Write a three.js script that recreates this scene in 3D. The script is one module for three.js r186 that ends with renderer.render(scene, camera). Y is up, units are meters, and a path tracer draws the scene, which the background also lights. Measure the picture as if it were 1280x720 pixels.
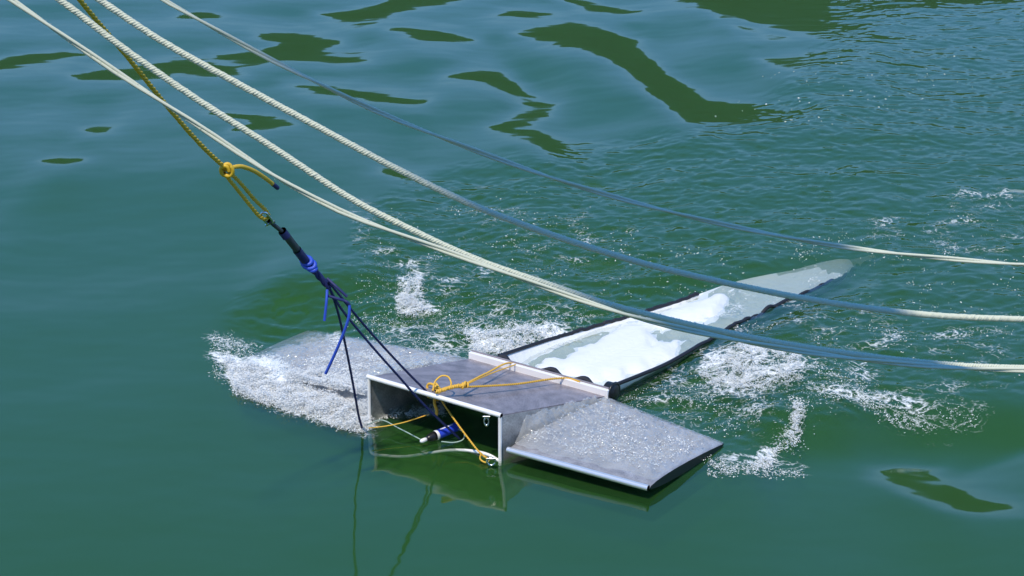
import * as THREE from 'three';
import { mergeGeometries, mergeVertices } from 'three/addons/utils/BufferGeometryUtils.js';
import { ImprovedNoise } from 'three/addons/math/ImprovedNoise.js';
import { RoundedBoxGeometry } from 'three/addons/geometries/RoundedBoxGeometry.js';

// ------------------------------------------------------------------ camera, sky, sun, exposure
const scene = new THREE.Scene();
const EYE = new THREE.Vector3(0, 3.3, 0), PITCH = THREE.MathUtils.degToRad(20), FOV = 14;
const camera = new THREE.PerspectiveCamera(FOV, 16 / 9, 0.1, 2000);
camera.position.copy(EYE);
camera.rotation.x = -PITCH;
const renderer = new THREE.WebGLRenderer({ antialias: true });
renderer.setSize(1024, 576);
renderer.toneMapping = THREE.LinearToneMapping;
renderer.toneMappingExposure = 1.1;
renderer.shadowMap.enabled = true;

const SKY = [[0, [0.42, 0.62, 0.92]], [8, [0.27, 0.54, 1.02]], [14, [0.19, 0.46, 1.02]], [22, [0.11, 0.38, 0.92]], [30, [0.10, 0.37, 0.94]], [55, [0.075, 0.27, 0.68]], [90, [0.07, 0.20, 0.5]]];
{
  const W = 256, Hh = 512, data = new Float32Array(W * Hh * 4);
  for (let r = 0; r < Hh; r++) {
    const el = Math.max(0, ((r + 0.5) / Hh - 0.5) * 180);
    let k = 0; while (k < SKY.length - 2 && SKY[k + 1][0] < el) k++;
    const t = THREE.MathUtils.smoothstep(el, SKY[k][0], SKY[k + 1][0]);
    for (let c = 0; c < W; c++) {
      for (let i = 0; i < 3; i++) data[(r * W + c) * 4 + i] = SKY[k][1][i] * (1 - t) + SKY[k + 1][1][i] * t;
      data[(r * W + c) * 4 + 3] = 1;
    }
  }
  const tex = new THREE.DataTexture(data, W, Hh, THREE.RGBAFormat, THREE.FloatType);
  tex.mapping = THREE.EquirectangularReflectionMapping; tex.magFilter = THREE.LinearFilter; tex.needsUpdate = true;
  scene.background = tex; scene.environment = tex;
}
const SUN = new THREE.Vector3(-0.16, 0.84, 0.43).normalize();
const sun = new THREE.DirectionalLight(new THREE.Color().setRGB(1, 0.90, 0.76), 3.8);
sun.target.position.set(0, 0, -8); sun.position.copy(sun.target.position).addScaledVector(SUN, 30);
sun.castShadow = true; sun.shadow.radius = 4; sun.shadow.mapSize.set(4096, 4096);
Object.assign(sun.shadow.camera, { left: -8, right: 8, top: 8, bottom: -8, near: 1, far: 80 });
scene.add(sun, sun.target);

// ------------------------------------------------------------------ helpers
const F = 360 / Math.tan(THREE.MathUtils.degToRad(FOV / 2));
const FW = new THREE.Vector3(0, -Math.sin(PITCH), -Math.cos(PITCH)), UP = new THREE.Vector3(0, Math.cos(PITCH), -Math.sin(PITCH));
const ray = (px, py) => FW.clone().addScaledVector(UP, (360 - py) / F).add(new THREE.Vector3((px - 640) / F, 0, 0));
const atY = (px, py, y = 0) => { const d = ray(px, py); return d.multiplyScalar((y - EYE.y) / d.y).add(EYE); };
const atZ = (px, py, z) => { const d = ray(px, py); return d.multiplyScalar(z / d.z).add(EYE); };
const atD = (px, py, d) => ray(px, py).multiplyScalar(d).add(EYE);
const V = (x, y, z) => new THREE.Vector3(x, y, z);
const { smoothstep, lerp, clamp } = THREE.MathUtils;
let seed = 20231;
const rnd = () => { seed = (seed + 0x6d2b79f5) | 0; let t = Math.imul(seed ^ (seed >>> 15), 1 | seed); t = (t + Math.imul(t ^ (t >>> 7), 61 | t)) ^ t; return ((t ^ (t >>> 14)) >>> 0) / 4294967296; };
const IN = new ImprovedNoise(), noise = (x, y, z = 0.37) => IN.noise(x + 101.3, y + 57.7, z + 11.1);
const rgb = (r, g, b) => new THREE.Color().setRGB(r, g, b);
const taken = {};
function numbered(n) { const k = taken[n] = (taken[n] ?? -1) + 1; return k ? n + '_' + String(k).padStart(3, '0') : n; }
function tag(o, label, category, group, kind) {
  if (label) o.userData.label = label;
  if (category) o.userData.category = category;
  if (group) o.userData.group = group;
  if (kind) o.userData.kind = kind;
  return o;
}
function thing(name, label, category, group) { const o = new THREE.Group(); o.name = numbered(name); scene.add(o); return tag(o, label, category, group); }
function part(name, geo, mat, parent, label) {
  const m = new THREE.Mesh(geo, mat); m.name = parent === scene ? numbered(name) : name; m.castShadow = m.receiveShadow = true;
  parent.add(m); if (label) m.userData.label = label;
  return m;
}
const curve = (pts) => new THREE.CatmullRomCurve3(pts, false, 'centripetal');
function tube(pts, r, seg = 40, rad = 8, taper) {
  const c = Array.isArray(pts) ? curve(pts) : pts, g = new THREE.TubeGeometry(c, seg, r, rad, false);
  if (taper) { const p = g.attributes.position; for (let i = 0; i <= seg; i++) { const o = c.getPointAt(i / seg), k = taper(i / seg); for (let j = 0; j <= rad; j++) { const a = i * (rad + 1) + j; p.setXYZ(a, o.x + (p.getX(a) - o.x) * k, o.y + (p.getY(a) - o.y) * k, o.z + (p.getZ(a) - o.z) * k); } } }
  return capped(g, c, seg, rad);
}
function capped(g, c, seg, rad) {   // closes a tube's two ends
  const p = Array.from(g.attributes.position.array), n = Array.from(g.attributes.normal.array), u = Array.from(g.attributes.uv.array), ix = Array.from(g.index.array);
  for (const e of [0, 1]) {
    const o = c.getPointAt(e), t = c.getTangentAt(e).multiplyScalar(e ? 1 : -1), b = p.length / 3, row = e ? seg * (rad + 1) : 0;
    p.push(o.x, o.y, o.z); n.push(t.x, t.y, t.z); u.push(e, 0.5);
    for (let j = 0; j <= rad; j++) { const a = row + j; p.push(p[a * 3], p[a * 3 + 1], p[a * 3 + 2]); n.push(t.x, t.y, t.z); u.push(e, j / rad); }
    for (let j = 0; j < rad; j++) e ? ix.push(b, b + 1 + j, b + 2 + j) : ix.push(b, b + 2 + j, b + 1 + j);
  }
  const out = new THREE.BufferGeometry();
  out.setAttribute('position', new THREE.Float32BufferAttribute(p, 3)); out.setAttribute('normal', new THREE.Float32BufferAttribute(n, 3)); out.setAttribute('uv', new THREE.Float32BufferAttribute(u, 2)); out.setIndex(ix);
  return out;
}
function twisted(pts, R, pitch, strands = 3, phase = 0, rough = 0.06) {   // laid rope: strands wound round one another
  const c = curve(pts), L = c.getLength(), n = Math.ceil(L / pitch * 9), out = [];
  const up = V(0, 1, 0);
  for (let s = 0; s < strands; s++) {
    const q = [];
    for (let i = 0; i <= n; i++) {
      const o = c.getPointAt(i / n), t = c.getTangentAt(i / n), a = V().crossVectors(t, up).normalize(), b = V().crossVectors(a, t);
      const w = phase + s / strands * 2 * Math.PI + i / n * L / pitch * 2 * Math.PI, k = R * (0.5 + rough * noise(i * 0.31, s * 7.1));
      q.push(o.addScaledVector(a, Math.cos(w) * k).addScaledVector(b, Math.sin(w) * k));
    }
    out.push(tube(new THREE.CatmullRomCurve3(q), R * 0.56, n, 6));
  }
  return mergeGeometries(out);
}
function box(w, h, d, r = 0.002) { return new RoundedBoxGeometry(w, h, d, 2, Math.min(r, w / 2.1, h / 2.1, d / 2.1)); }
function place(g, o, x, y) {   // geometry set at o with its x axis along x and its y axis nearest to y
  const X = x.clone().normalize(), Z = V().crossVectors(X, y).normalize(), Y = V().crossVectors(Z, X);
  return g.applyMatrix4(new THREE.Matrix4().makeBasis(X, Y, Z).setPosition(o));
}
function rod(a, b, r, rad = 8) { return tube(new THREE.LineCurve3(a, b), r, 1, rad); }
function noiseTex(W, H, f, repeat, srgb) {
  const d = new Uint8Array(W * H * 4);
  for (let y = 0; y < H; y++) for (let x = 0; x < W; x++) { const c = f(x / W, y / H), o = (y * W + x) * 4; for (let i = 0; i < 3; i++) d[o + i] = clamp((c.length ? c[i] : c) * 255, 0, 255); d[o + 3] = 255; }
  const t = new THREE.DataTexture(d, W, H); t.wrapS = t.wrapT = repeat ? THREE.RepeatWrapping : THREE.ClampToEdgeWrapping; t.magFilter = THREE.LinearFilter; t.needsUpdate = true;
  if (srgb) t.colorSpace = THREE.SRGBColorSpace;
  return t;
}
function pnoise(u, v, k, z) { // periodic in the unit square
  const a = u * 2 * Math.PI, b = v * 2 * Math.PI; return IN.noise(Math.cos(a) * k + 50, Math.sin(a) * k + Math.cos(b) * k * 0.7 + 50, Math.sin(b) * k + z);
}
function sdPoly(poly, x, y) {   // positive inside
  let d = 1e9, inside = false;
  for (let i = 0, j = poly.length - 1; i < poly.length; j = i++) {
    const [ax, ay] = poly[i], [bx, by] = poly[j], ex = bx - ax, ey = by - ay, wx = x - ax, wy = y - ay, t = clamp((wx * ex + wy * ey) / (ex * ex + ey * ey), 0, 1);
    d = Math.min(d, Math.hypot(wx - ex * t, wy - ey * t));
    if ((ay > y) !== (by > y) && x < (bx - ax) * (y - ay) / (by - ay) + ax) inside = !inside;
  }
  return inside ? d : -d;
}
const bounds = (poly, m) => [Math.min(...poly.map((p) => p[0])) - m, Math.min(...poly.map((p) => p[1])) - m, Math.max(...poly.map((p) => p[0])) + m, Math.max(...poly.map((p) => p[1])) + m];
const inB = (b, x, y) => x > b[0] && x < b[2] && y > b[1] && y < b[3];

// ------------------------------------------------------------------ the water's shape
// Outlines below are read off the photograph and laid on the water plane; steep wave backs (SWELLS) lean away and mirror the low dark shore.
const SWELLS = [
  [[-20, 78], [0, 75], [40, 68], [100, 66], [108, 70], [60, 76], [10, 84], [-20, 88]],
  [[90, 95], [130, 87], [200, 88], [208, 97], [150, 101], [100, 100]],
  [[195, 80], [220, 75], [270, 81], [308, 92], [270, 96], [215, 90]],
  [[268, 69], [330, 66], [345, 56], [320, 42], [360, 39], [425, 50], [432, 58], [400, 64], [460, 74], [430, 80], [370, 79], [280, 76]],
  [[358, 104], [410, 107], [470, 116], [537, 124], [530, 133], [480, 128], [400, 118]],
  [[400, 18], [470, 10], [510, -14], [640, -14], [580, 0], [500, 16], [460, 26], [420, 25]],
  [[483, 36], [510, 32], [560, 41], [596, 50], [560, 55], [520, 51]],
  [[553, 96], [590, 87], [630, 91], [660, 113], [696, 133], [690, 145], [672, 157], [692, 175], [722, 190], [690, 192], [640, 172], [613, 160], [640, 145], [650, 130], [630, 112], [595, 101]],
  [[640, 42], [690, 31], [720, 27], [770, 40], [800, 50], [800, 62], [845, 98], [862, 110], [885, 129], [930, 128], [1000, 133], [1040, 125], [1020, 142], [960, 152], [900, 161], [855, 154], [828, 130], [813, 120], [806, 105], [778, 87], [755, 70], [720, 60], [680, 53]],
  [[680, -14], [760, 8], [802, 14], [770, 19], [720, 10]],
  [[856, -20], [862, 5], [890, 15], [900, 25], [920, 22], [960, 38], [990, 46], [1060, 52], [1112, 46], [1070, 28], [1120, 12], [1200, 10], [1300, 2], [1300, -20]],
  [[922, 34], [960, 37], [1002, 50], [960, 52]],
  [[948, 72], [1000, 64], [1060, 61], [1082, 72], [1040, 82], [1010, 96], [960, 86]],
  [[632, 14], [660, 13], [692, 17], [660, 23], [630, 19]],
  [[252, 140], [300, 141], [345, 147], [374, 155], [330, 163], [285, 164], [310, 153]],
  [[473, 211], [500, 208], [530, 220], [515, 228], [490, 221]],
  [[103, 162], [120, 159], [137, 162], [120, 166]],
  [[56, 201], [80, 196], [106, 201], [80, 206]],
  [[225, 20], [250, 15], [277, 22], [250, 26]],
  [[1098, 590], [1140, 586], [1176, 588], [1172, 597], [1192, 610], [1240, 625], [1274, 633], [1262, 642], [1220, 640], [1170, 626], [1130, 609]],
];
const FACES = [
  [[[455, 530], [470, 528], [625, 572], [640, 585], [600, 620], [460, 605]], -0.05, 16],   // slopes turned to the camera: [outline, slope, soft edge]
  [[[930, 520], [1010, 500], [1300, 505], [1300, 565], [1100, 572], [960, 575]], -0.24, 30],
  [[[290, 400], [350, 350], [450, 340], [520, 370], [430, 405], [330, 425]], -0.24, 24],
  [[[1204, 592], [1300, 556], [1300, 652], [1262, 646], [1180, 642], [1080, 598], [1098, 592], [1180, 630]], 0.128, 7],
  [[[1000, 30], [1300, -10], [1300, 190], [1060, 140]], 0.026, 60],
  [[[0, 205], [250, 215], [330, 260], [200, 290], [0, 285]], -0.06, 40],
  [[[640, 70], [730, 80], [790, 130], [720, 160], [690, 120]], -0.06, 25],
];
const WAKE = [[286, 405], [298, 372], [350, 345], [438, 328], [444, 282], [480, 240], [560, 215], [620, 192], [720, 188], [830, 168], [945, 135], [990, 95], [1020, 55], [1045, -30], [1400, -30], [1400, 480], [1250, 498], [1010, 535], [915, 572], [760, 500], [590, 447], [430, 418], [330, 440]];
const BODY = [[440, 470], [590, 438], [640, 440], [790, 395], [900, 350], [1090, 322], [1090, 345], [920, 415], [830, 470], [765, 500], [900, 552], [815, 600], [640, 560], [622, 548], [540, 515], [458, 490]];
const NX = 512, NZ = 512, X0 = -4, X1 = 4, Z0 = -15.2, Z1 = -5.6;
const pxOf = (x, y, z) => { const dx = x, dy = y - EYE.y, dz = z, w = dy * FW.y + dz * FW.z; return [640 + F * dx / w, 360 - F * (dy * UP.y + dz * UP.z) / w]; };
const depr = (py) => 20 + Math.atan((py - 360) / F) * 180 / Math.PI;
const SHORE = 8.0;
const fieldH = new Float32Array(NX * NZ), fieldT = new Float32Array(NX * NZ), fieldM = new Float32Array(NX * NZ);
{
  for (let pass = 0; pass < 5; pass++) {
  const want = new Float32Array(NX * NZ), wt = new Float32Array(NX * NZ);
  const sb = SWELLS.map((p) => bounds(p, 45)), fb = FACES.map((f) => bounds(f[0], f[2] + 5)), wb = bounds(WAKE, 60), bb = bounds(BODY, 40);
  for (let j = 0; j < NZ; j++) for (let i = 0; i < NX; i++) {
    const x = lerp(X0, X1, i / NX), z = lerp(Z0, Z1, j / NZ), k = j * NX + i, [px, py] = pxOf(x, fieldH[k], z), far = smoothstep(-py, -330, 60);
    let s = (0.012 + 0.010 * far) * Math.sin(2 * Math.PI * (z * 1.05 + x * 0.18 + 0.35 * noise(x * 0.5, z * 0.5)) ) * (1 + 0.9 * smoothstep(-py, -330, -60)) + (0.012 + 0.008 * far) * noise(x * 1.1, z * 1.7, 4) * 1.6 - 0.006;
    if (s > 0) s *= 0.65;
    FACES.forEach(([p, v, soft], n) => { if (inB(fb[n], px, py)) s += (v - s) * smoothstep(sdPoly(p, px, py), -soft, soft); });
    const thr = Math.tan((depr(py) - SHORE) / 2 * Math.PI / 180);
    let best = -1e9;
    SWELLS.forEach((p, n) => { if (inB(sb[n], px, py)) best = Math.max(best, sdPoly(p, px, py)); });
    best += 2.2 * noise(px * 0.035, py * 0.09, 21) + 1.6 * noise(px * 0.09, py * 0.22, 23) * (0.5 + smoothstep(px, 600, 900));
    if (best > 0) s = thr + (py > 500 ? 0.014 : 0.045) * (1 - Math.exp(-best / 5)); else if (best > -45) s += (thr - s) * Math.exp(best / 10);
    want[k] = s; wt[k] = best > -12 || FACES.some((f, n) => n < 3 && inB(fb[n], px, py) && sdPoly(f[0], px, py) > 0) ? 1 : 0;
    let T = 0;
    if (inB(wb, px, py)) {
      const w = smoothstep(sdPoly(WAKE, px, py) + 10 * noise(px * 0.03, py * 0.05), -14, 26);
      const d = Math.hypot((px - 680) / 330, (py - 430) / 130);
      T = w * (1 - 0.4 * smoothstep(-py, -170, -20)) * (0.5 + 1.1 * Math.exp(-d * d));
    }
    fieldT[k] = T;
    fieldM[k] = inB(bb, px, py) ? smoothstep(sdPoly(BODY, px, py), -22, 6) : 0;
  }
  // least-squares surface for the wanted slopes, by Fourier transform
  const fft = (re, im, n, o, st, inv) => {
    for (let i = 1, j = 0; i < n; i++) { let b = n >> 1; for (; j & b; b >>= 1) j ^= b; j ^= b; if (i < j) { const a = o + i * st, c = o + j * st; let t = re[a]; re[a] = re[c]; re[c] = t; t = im[a]; im[a] = im[c]; im[c] = t; } }
    for (let len = 2; len <= n; len <<= 1) {
      const ang = 2 * Math.PI / len * (inv ? 1 : -1), h = len >> 1;
      for (let k = 0; k < h; k++) { const c = Math.cos(ang * k), s = Math.sin(ang * k); for (let i = k; i < n; i += len) { const a = o + i * st, b = o + (i + h) * st, xr = re[b] * c - im[b] * s, xi = re[b] * s + im[b] * c; re[b] = re[a] - xr; im[b] = im[a] - xi; re[a] += xr; im[a] += xi; } }
    }
  };
  const fft2 = (re, im, inv) => { for (let j = 0; j < NZ; j++) fft(re, im, NX, j * NX, 1, inv); for (let i = 0; i < NX; i++) fft(re, im, NZ, i, NX, inv); };
  const dz = (Z1 - Z0) / NZ, dx = (X1 - X0) / NX, target = Float32Array.from(want);
  for (let it = 0; it < 4; it++) {
    const re = Float64Array.from(target), im = new Float64Array(NX * NZ);
    fft2(re, im, false);
    for (let j = 0; j < NZ; j++) for (let i = 0; i < NX; i++) {
      const kz = 2 * Math.PI * (j < NZ / 2 ? j : j - NZ) / (NZ * dz), kx = 2 * Math.PI * (i < NX / 2 ? i : i - NX) / (NX * dx), d = kz * kz + 0.05 * kx * kx + 0.8, k = j * NX + i;
      const lp = Math.exp(-(kx * kx + kz * kz) * 0.0002), a = re[k] * lp, b = im[k] * lp; re[k] = b * kz / d; im[k] = -a * kz / d;   // -i kz S / d
    }
    fft2(re, im, true);
    for (let k = 0; k < NX * NZ; k++) fieldH[k] = re[k] / (NX * NZ);
    for (let j = 1; j < NZ - 1; j++) for (let i = 0; i < NX; i++) { const k = j * NX + i, got = (fieldH[k + NX] - fieldH[k - NX]) / (2 * dz); target[k] += (want[k] - got) * (wt[k] ? 0.8 : 0.3); }
  }
  }
}
function sample(f, x, z) {   // smooth bicubic look-up
  const u = clamp((x - X0) / (X1 - X0) * NX, 1, NX - 3), v = clamp((z - Z0) / (Z1 - Z0) * NZ, 1, NZ - 3), i = Math.floor(u), j = Math.floor(v), a = u - i, b = v - j;
  const w = (t) => [((1 - t) ** 3) / 6, (3 * t ** 3 - 6 * t * t + 4) / 6, (-3 * t ** 3 + 3 * t * t + 3 * t + 1) / 6, t ** 3 / 6], wx = w(a), wz = w(b);
  let s = 0;
  for (let q = 0; q < 4; q++) for (let p = 0; p < 4; p++) s += wx[p] * wz[q] * f[(j + q - 1) * NX + i + p - 1];
  return s;
}
const edgeFade = (x, z) => smoothstep(Math.min(x - X0, X1 - x, z - Z0, Z1 - z), 0, 0.6);
function waterH(x, z, fine = true) {
  const out = edgeFade(x, z);
  let far = out < 1 ? (0.02 * Math.sin(z * 4.1 + x * 0.9 + 2 * noise(x * 0.3, z * 0.3)) + 0.02 * noise(x * 0.8, z * 1.1, 3)) * (1 - out) * smoothstep(-Math.hypot(x, z), -90, -12) : 0;
  if (out <= 0) return far;
  const T = sample(fieldT, x, z), M = sample(fieldM, x, z);
  let h = sample(fieldH, x, z) * (1 - 0.9 * M) - 0.006 * M;
  if (fine) h += (1 - 0.8 * M) * (0.0013 * noise(x * 3.7 + 0.4 * noise(x, z), z * 5.5, 14) + 0.0004 * noise(x * 9, z * 14, 15));
  if (fine && T > 0.004) {
    const wx = x + 0.06 * noise(x * 3, z * 3, 7), wz = z + 0.06 * noise(x * 3, z * 3, 9);
    h += T * (1 - 0.75 * M) * (0.016 * noise(wx * 3.2, wz * 4.4, 1) + 0.0085 * (Math.abs(noise(wx * 7, wz * 10, 2)) - 0.2) * 1.5 + 0.0062 * noise(wx * 17, wz * 20, 3) + 0.0036 * noise(wx * 36, wz * 40, 5));
  }
  return h * out + far;
}

// ------------------------------------------------------------------ foam: where it lies
const FOAM = [   // [outline, strength, soft edge]
  [[[268, 440], [330, 432], [420, 458], [462, 480], [466, 532], [430, 524], [360, 502], [300, 478]], 1.1, 16],
  [[[262, 415], [300, 410], [345, 430], [300, 470], [262, 455]], 0.30, 14],
  [[[395, 428], [410, 408], [424, 406], [436, 424], [470, 436], [380, 440]], 0.55, 8],
  [[[330, 425], [470, 430], [590, 452], [560, 470], [470, 470], [360, 450]], 0.34, 12],
  [[[497, 352], [527, 345], [530, 372], [550, 388], [520, 392], [495, 385]], 0.75, 10],
  [[[570, 400], [605, 408], [640, 400], [700, 405], [720, 420], [640, 442], [590, 440]], 0.72, 14],
  [[[470, 395], [560, 400], [620, 425], [600, 445], [520, 440], [460, 425]], 0.36, 25],
  [[[600, 385], [680, 378], [720, 392], [640, 404]], 0.35, 15],
  [[[880, 440], [930, 432], [1000, 445], [1010, 480], [960, 492], [900, 490], [870, 465]], 0.72, 16],
  [[[1000, 450], [1080, 455], [1120, 490], [1230, 500], [1225, 525], [1100, 515], [1010, 495]], 0.40, 18],
  [[[985, 500], [1010, 508], [1000, 540], [960, 568], [935, 572], [960, 548], [985, 530]], 0.52, 10],
  [[[780, 470], [870, 440], [960, 500], [950, 545], [860, 530], [770, 500]], 0.26, 25],
  [[[480, 330], [560, 320], [760, 370], [760, 420], [600, 400], [500, 400]], 0.22, 30],
  [[[430, 270], [470, 265], [480, 300], [520, 345], [480, 350], [450, 310]], 0.24, 14],
  [[[600, 255], [780, 300], [800, 340], [680, 330], [580, 280]], 0.17, 30],
  [[[1080, 270], [1130, 285], [1120, 305], [1085, 305]], 0.36, 10],
  [[[1180, 220], [1290, 240], [1290, 320], [1160, 310]], 0.21, 30],
  [[[880, 370], [1050, 385], [1250, 410], [1250, 470], [1000, 440], [900, 420]], 0.20, 30],
  [[[900, 560], [1010, 568], [1010, 578], [905, 585]], 0.34, 8],
  [[[458, 500], [560, 500], [560, 516], [470, 516]], 0.5, 6],
  [[[790, 60], [1200, 30], [1290, 120], [1000, 190], [760, 180]], 0.10, 60],
];
const foamB = FOAM.map((f) => bounds(f[0], f[2] + 2));
function foamAt(px, py) {
  let d = 0;
  FOAM.forEach(([p, s, soft], n) => { if (inB(foamB[n], px, py)) d = Math.max(d, s * smoothstep(sdPoly(p, px, py), -soft, soft * 0.7)); });
  return d;
}
const FX0 = -2.1, FX1 = 2.3, FZ0 = -10.4, FZ1 = -6.9, FN = 2048;
const foamTex = [new Uint8Array(FN * FN * 4), new Uint8Array(FN * FN * 4)];   // see-through, roughness
{
  const C = 256, coarse = new Float32Array((C + 1) * (C + 1));
  for (let j = 0; j <= C; j++) for (let i = 0; i <= C; i++) { const [px, py] = pxOf(lerp(FX0, FX1, i / C), 0, lerp(FZ0, FZ1, j / C)); coarse[j * (C + 1) + i] = i && j && i < C && j < C ? foamAt(px, py) : 0; }
  for (let j = 0; j < FN; j++) for (let i = 0; i < FN; i++) {
    const u = i / FN * C, v = j / FN * C, a = Math.floor(u), b = Math.floor(v), p = u - a, q = v - b, at = b * (C + 1) + a;
    const d = (coarse[at] * (1 - p) + coarse[at + 1] * p) * (1 - q) + (coarse[at + C + 1] * (1 - p) + coarse[at + C + 2] * p) * q, o = (j * FN + i) * 4;
    let f = 0;
    if (d > 0.02) {
      const x = lerp(FX0, FX1, i / FN), z = lerp(FZ0, FZ1, j / FN), wx = x + 0.03 * noise(x * 9, z * 9, 1), wz = z + 0.03 * noise(x * 9, z * 9, 2);
      const big = noise(wx * 7, wz * 8, 3), ridge = 1 - 2.2 * Math.abs(noise(wx * 26, wz * 28, 4)), fine = 1 - 2 * Math.abs(noise(wx * 75, wz * 80, 6));
      f = smoothstep(d * 0.9 + 0.5 * big + 0.5 * ridge + 0.4 * fine, 0.86, 1.55);
    }
    for (let c = 0; c < 3; c++) { foamTex[0][o + c] = 255 * (1 - 0.85 * f); foamTex[1][o + c] = 255 * (0.05 + 0.55 * f); }
    foamTex[0][o + 3] = foamTex[1][o + 3] = 255;
  }
}
const [clearMap, roughMap] = foamTex.map((d) => { const t = new THREE.DataTexture(d, FN, FN); t.magFilter = THREE.LinearFilter; t.needsUpdate = true; return t; });

// ------------------------------------------------------------------ the water, and the shore that it mirrors
function axis(lo, hi, step, reach) {   // fine from lo to hi, ever wider steps out to +-reach beyond
  const a = []; for (let x = lo; x < hi; x += step(x)) a.push(x); a.push(hi);
  let s = 0.05; for (let x = hi + s; x < hi + reach; s *= 1.22, x += s) a.push(x);
  s = 0.05; for (let x = lo - s; x > lo - reach; s *= 1.22, x -= s) a.unshift(x);
  return a;
}
function sheet(xs, zs, f, uv) {
  const nx = xs.length, nz = zs.length, p = new Float32Array(nx * nz * 3), u = new Float32Array(nx * nz * 2), ix = new Uint32Array((nx - 1) * (nz - 1) * 6);
  for (let j = 0, k = 0; j < nz; j++) for (let i = 0; i < nx; i++, k++) {
    p[k * 3] = xs[i]; p[k * 3 + 1] = f(xs[i], zs[j]); p[k * 3 + 2] = zs[j];
    u[k * 2] = (xs[i] - FX0) / (FX1 - FX0); u[k * 2 + 1] = (zs[j] - FZ0) / (FZ1 - FZ0);
  }
  for (let j = 0, k = 0; j < nz - 1; j++) for (let i = 0; i < nx - 1; i++) { const a = j * nx + i; ix[k++] = a; ix[k++] = a + nx; ix[k++] = a + 1; ix[k++] = a + 1; ix[k++] = a + nx; ix[k++] = a + nx + 1; }
  const g = new THREE.BufferGeometry(); g.setAttribute('position', new THREE.BufferAttribute(p, 3)); g.setAttribute('uv', new THREE.BufferAttribute(u, 2)); g.setIndex(new THREE.BufferAttribute(ix, 1)); g.computeVertexNormals();
  return g;
}
const waterMat = new THREE.MeshPhysicalMaterial({ name: 'water_surface', color: rgb(0.93, 0.95, 0.93), roughness: 1, roughnessMap: roughMap, transmission: 1, transmissionMap: clearMap, thickness: 0, ior: 1.333 });
tag(part('water', sheet(axis(-3.7, 3.7, () => 0.0115, 600), axis(-15.2, -5.9, (z) => 0.0075 + 0.0011 * (-z - 5.9), 600), waterH), waterMat, scene), 'green rippled water with smooth swells and a foaming wake', 'water', null, 'structure');
const murk = (name, o) => new THREE.MeshStandardMaterial({ name, color: rgb(0.024, 0.124, 0.013), roughness: 1, ...o });
const mx = axis(-4, 4, () => 0.05, 600), mz = axis(-15.5, -5.5, () => 0.06, 600);
[[0.008, 0.30, 'uppermost'], [0.05, 0.32, 'second'], [0.12, 0.45, 'third'], [0.26, 0.6, 'fourth']].forEach(([d, o, w]) => tag(part('murky_water', sheet(mx, mz, (x, z) => waterH(x, z, false) - d), murk('murk_' + w, { transparent: true, opacity: o }), scene), w + ' layer of cloudy green water below the surface', 'water', null, 'structure'));
tag(part('deep_water', sheet(mx, mz, (x, z) => waterH(x, z, false) - 0.55), murk('deep_murk'), scene), 'opaque green water below the cloudy layers', 'water', null, 'structure');
{
  const n = 360, m = 26, p = [], ix = [];
  for (let j = 0; j <= m; j++) for (let i = 0; i <= n; i++) {
    const a = (i / n - 0.5) * 2.3, t = j / m, d = 120 + t * 60, k = noise(a * 60, t * 9, 1) * 1.1 + noise(a * 130, t * 20, 2) * 0.6;
    p.push(Math.sin(a) * (d + k * 2), -1 + 24.5 * Math.sin(Math.min(1, t * 1.4) * Math.PI / 2) + k * Math.min(1, t * 3), -8 - Math.cos(a) * (d + k * 2));
  }
  for (let j = 0; j < m; j++) for (let i = 0; i < n; i++) { const a = j * (n + 1) + i; ix.push(a, a + 1, a + n + 1, a + 1, a + n + 2, a + n + 1); }
  const g = new THREE.BufferGeometry(); g.setAttribute('position', new THREE.Float32BufferAttribute(p, 3)); g.setIndex(ix); g.computeVertexNormals();
  tag(part('wooded_hill', g, new THREE.MeshStandardMaterial({ name: 'far_trees', color: rgb(0.010, 0.028, 0.006), roughness: 1 }), scene), 'dark green wooded hillside along the far shore', 'hill', null, 'structure');
}

// ------------------------------------------------------------------ materials
const scuff = noiseTex(512, 512, (u, v) => { const n = 0.5 + 0.5 * pnoise(u, v, 3, 1), f = 0.5 + 0.5 * pnoise(u, v, 22, 4); return 0.55 + 0.3 * n + 0.2 * f; }, true);
const scuffColor = noiseTex(512, 512, (u, v) => { const n = pnoise(u, v, 4, 9), f = pnoise(u, v, 26, 7), g = Math.abs(pnoise(u * 3 % 1, v, 9, 13)), k = 0.90 + 0.16 * n + 0.12 * f - (g < 0.02 ? 0.10 : 0); return [k, k, k]; }, true, true);
const crinkle = noiseTex(512, 512, (u, v) => 0.5 + 0.5 * pnoise(u, v, 5, 3) + 0.25 * pnoise(u, v, 14, 2), true);
const weave = noiseTex(256, 256, (u, v) => 0.5 + 0.25 * Math.sin(u * 2 * Math.PI * 24) + 0.25 * Math.sin(v * 2 * Math.PI * 24), true);
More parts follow.
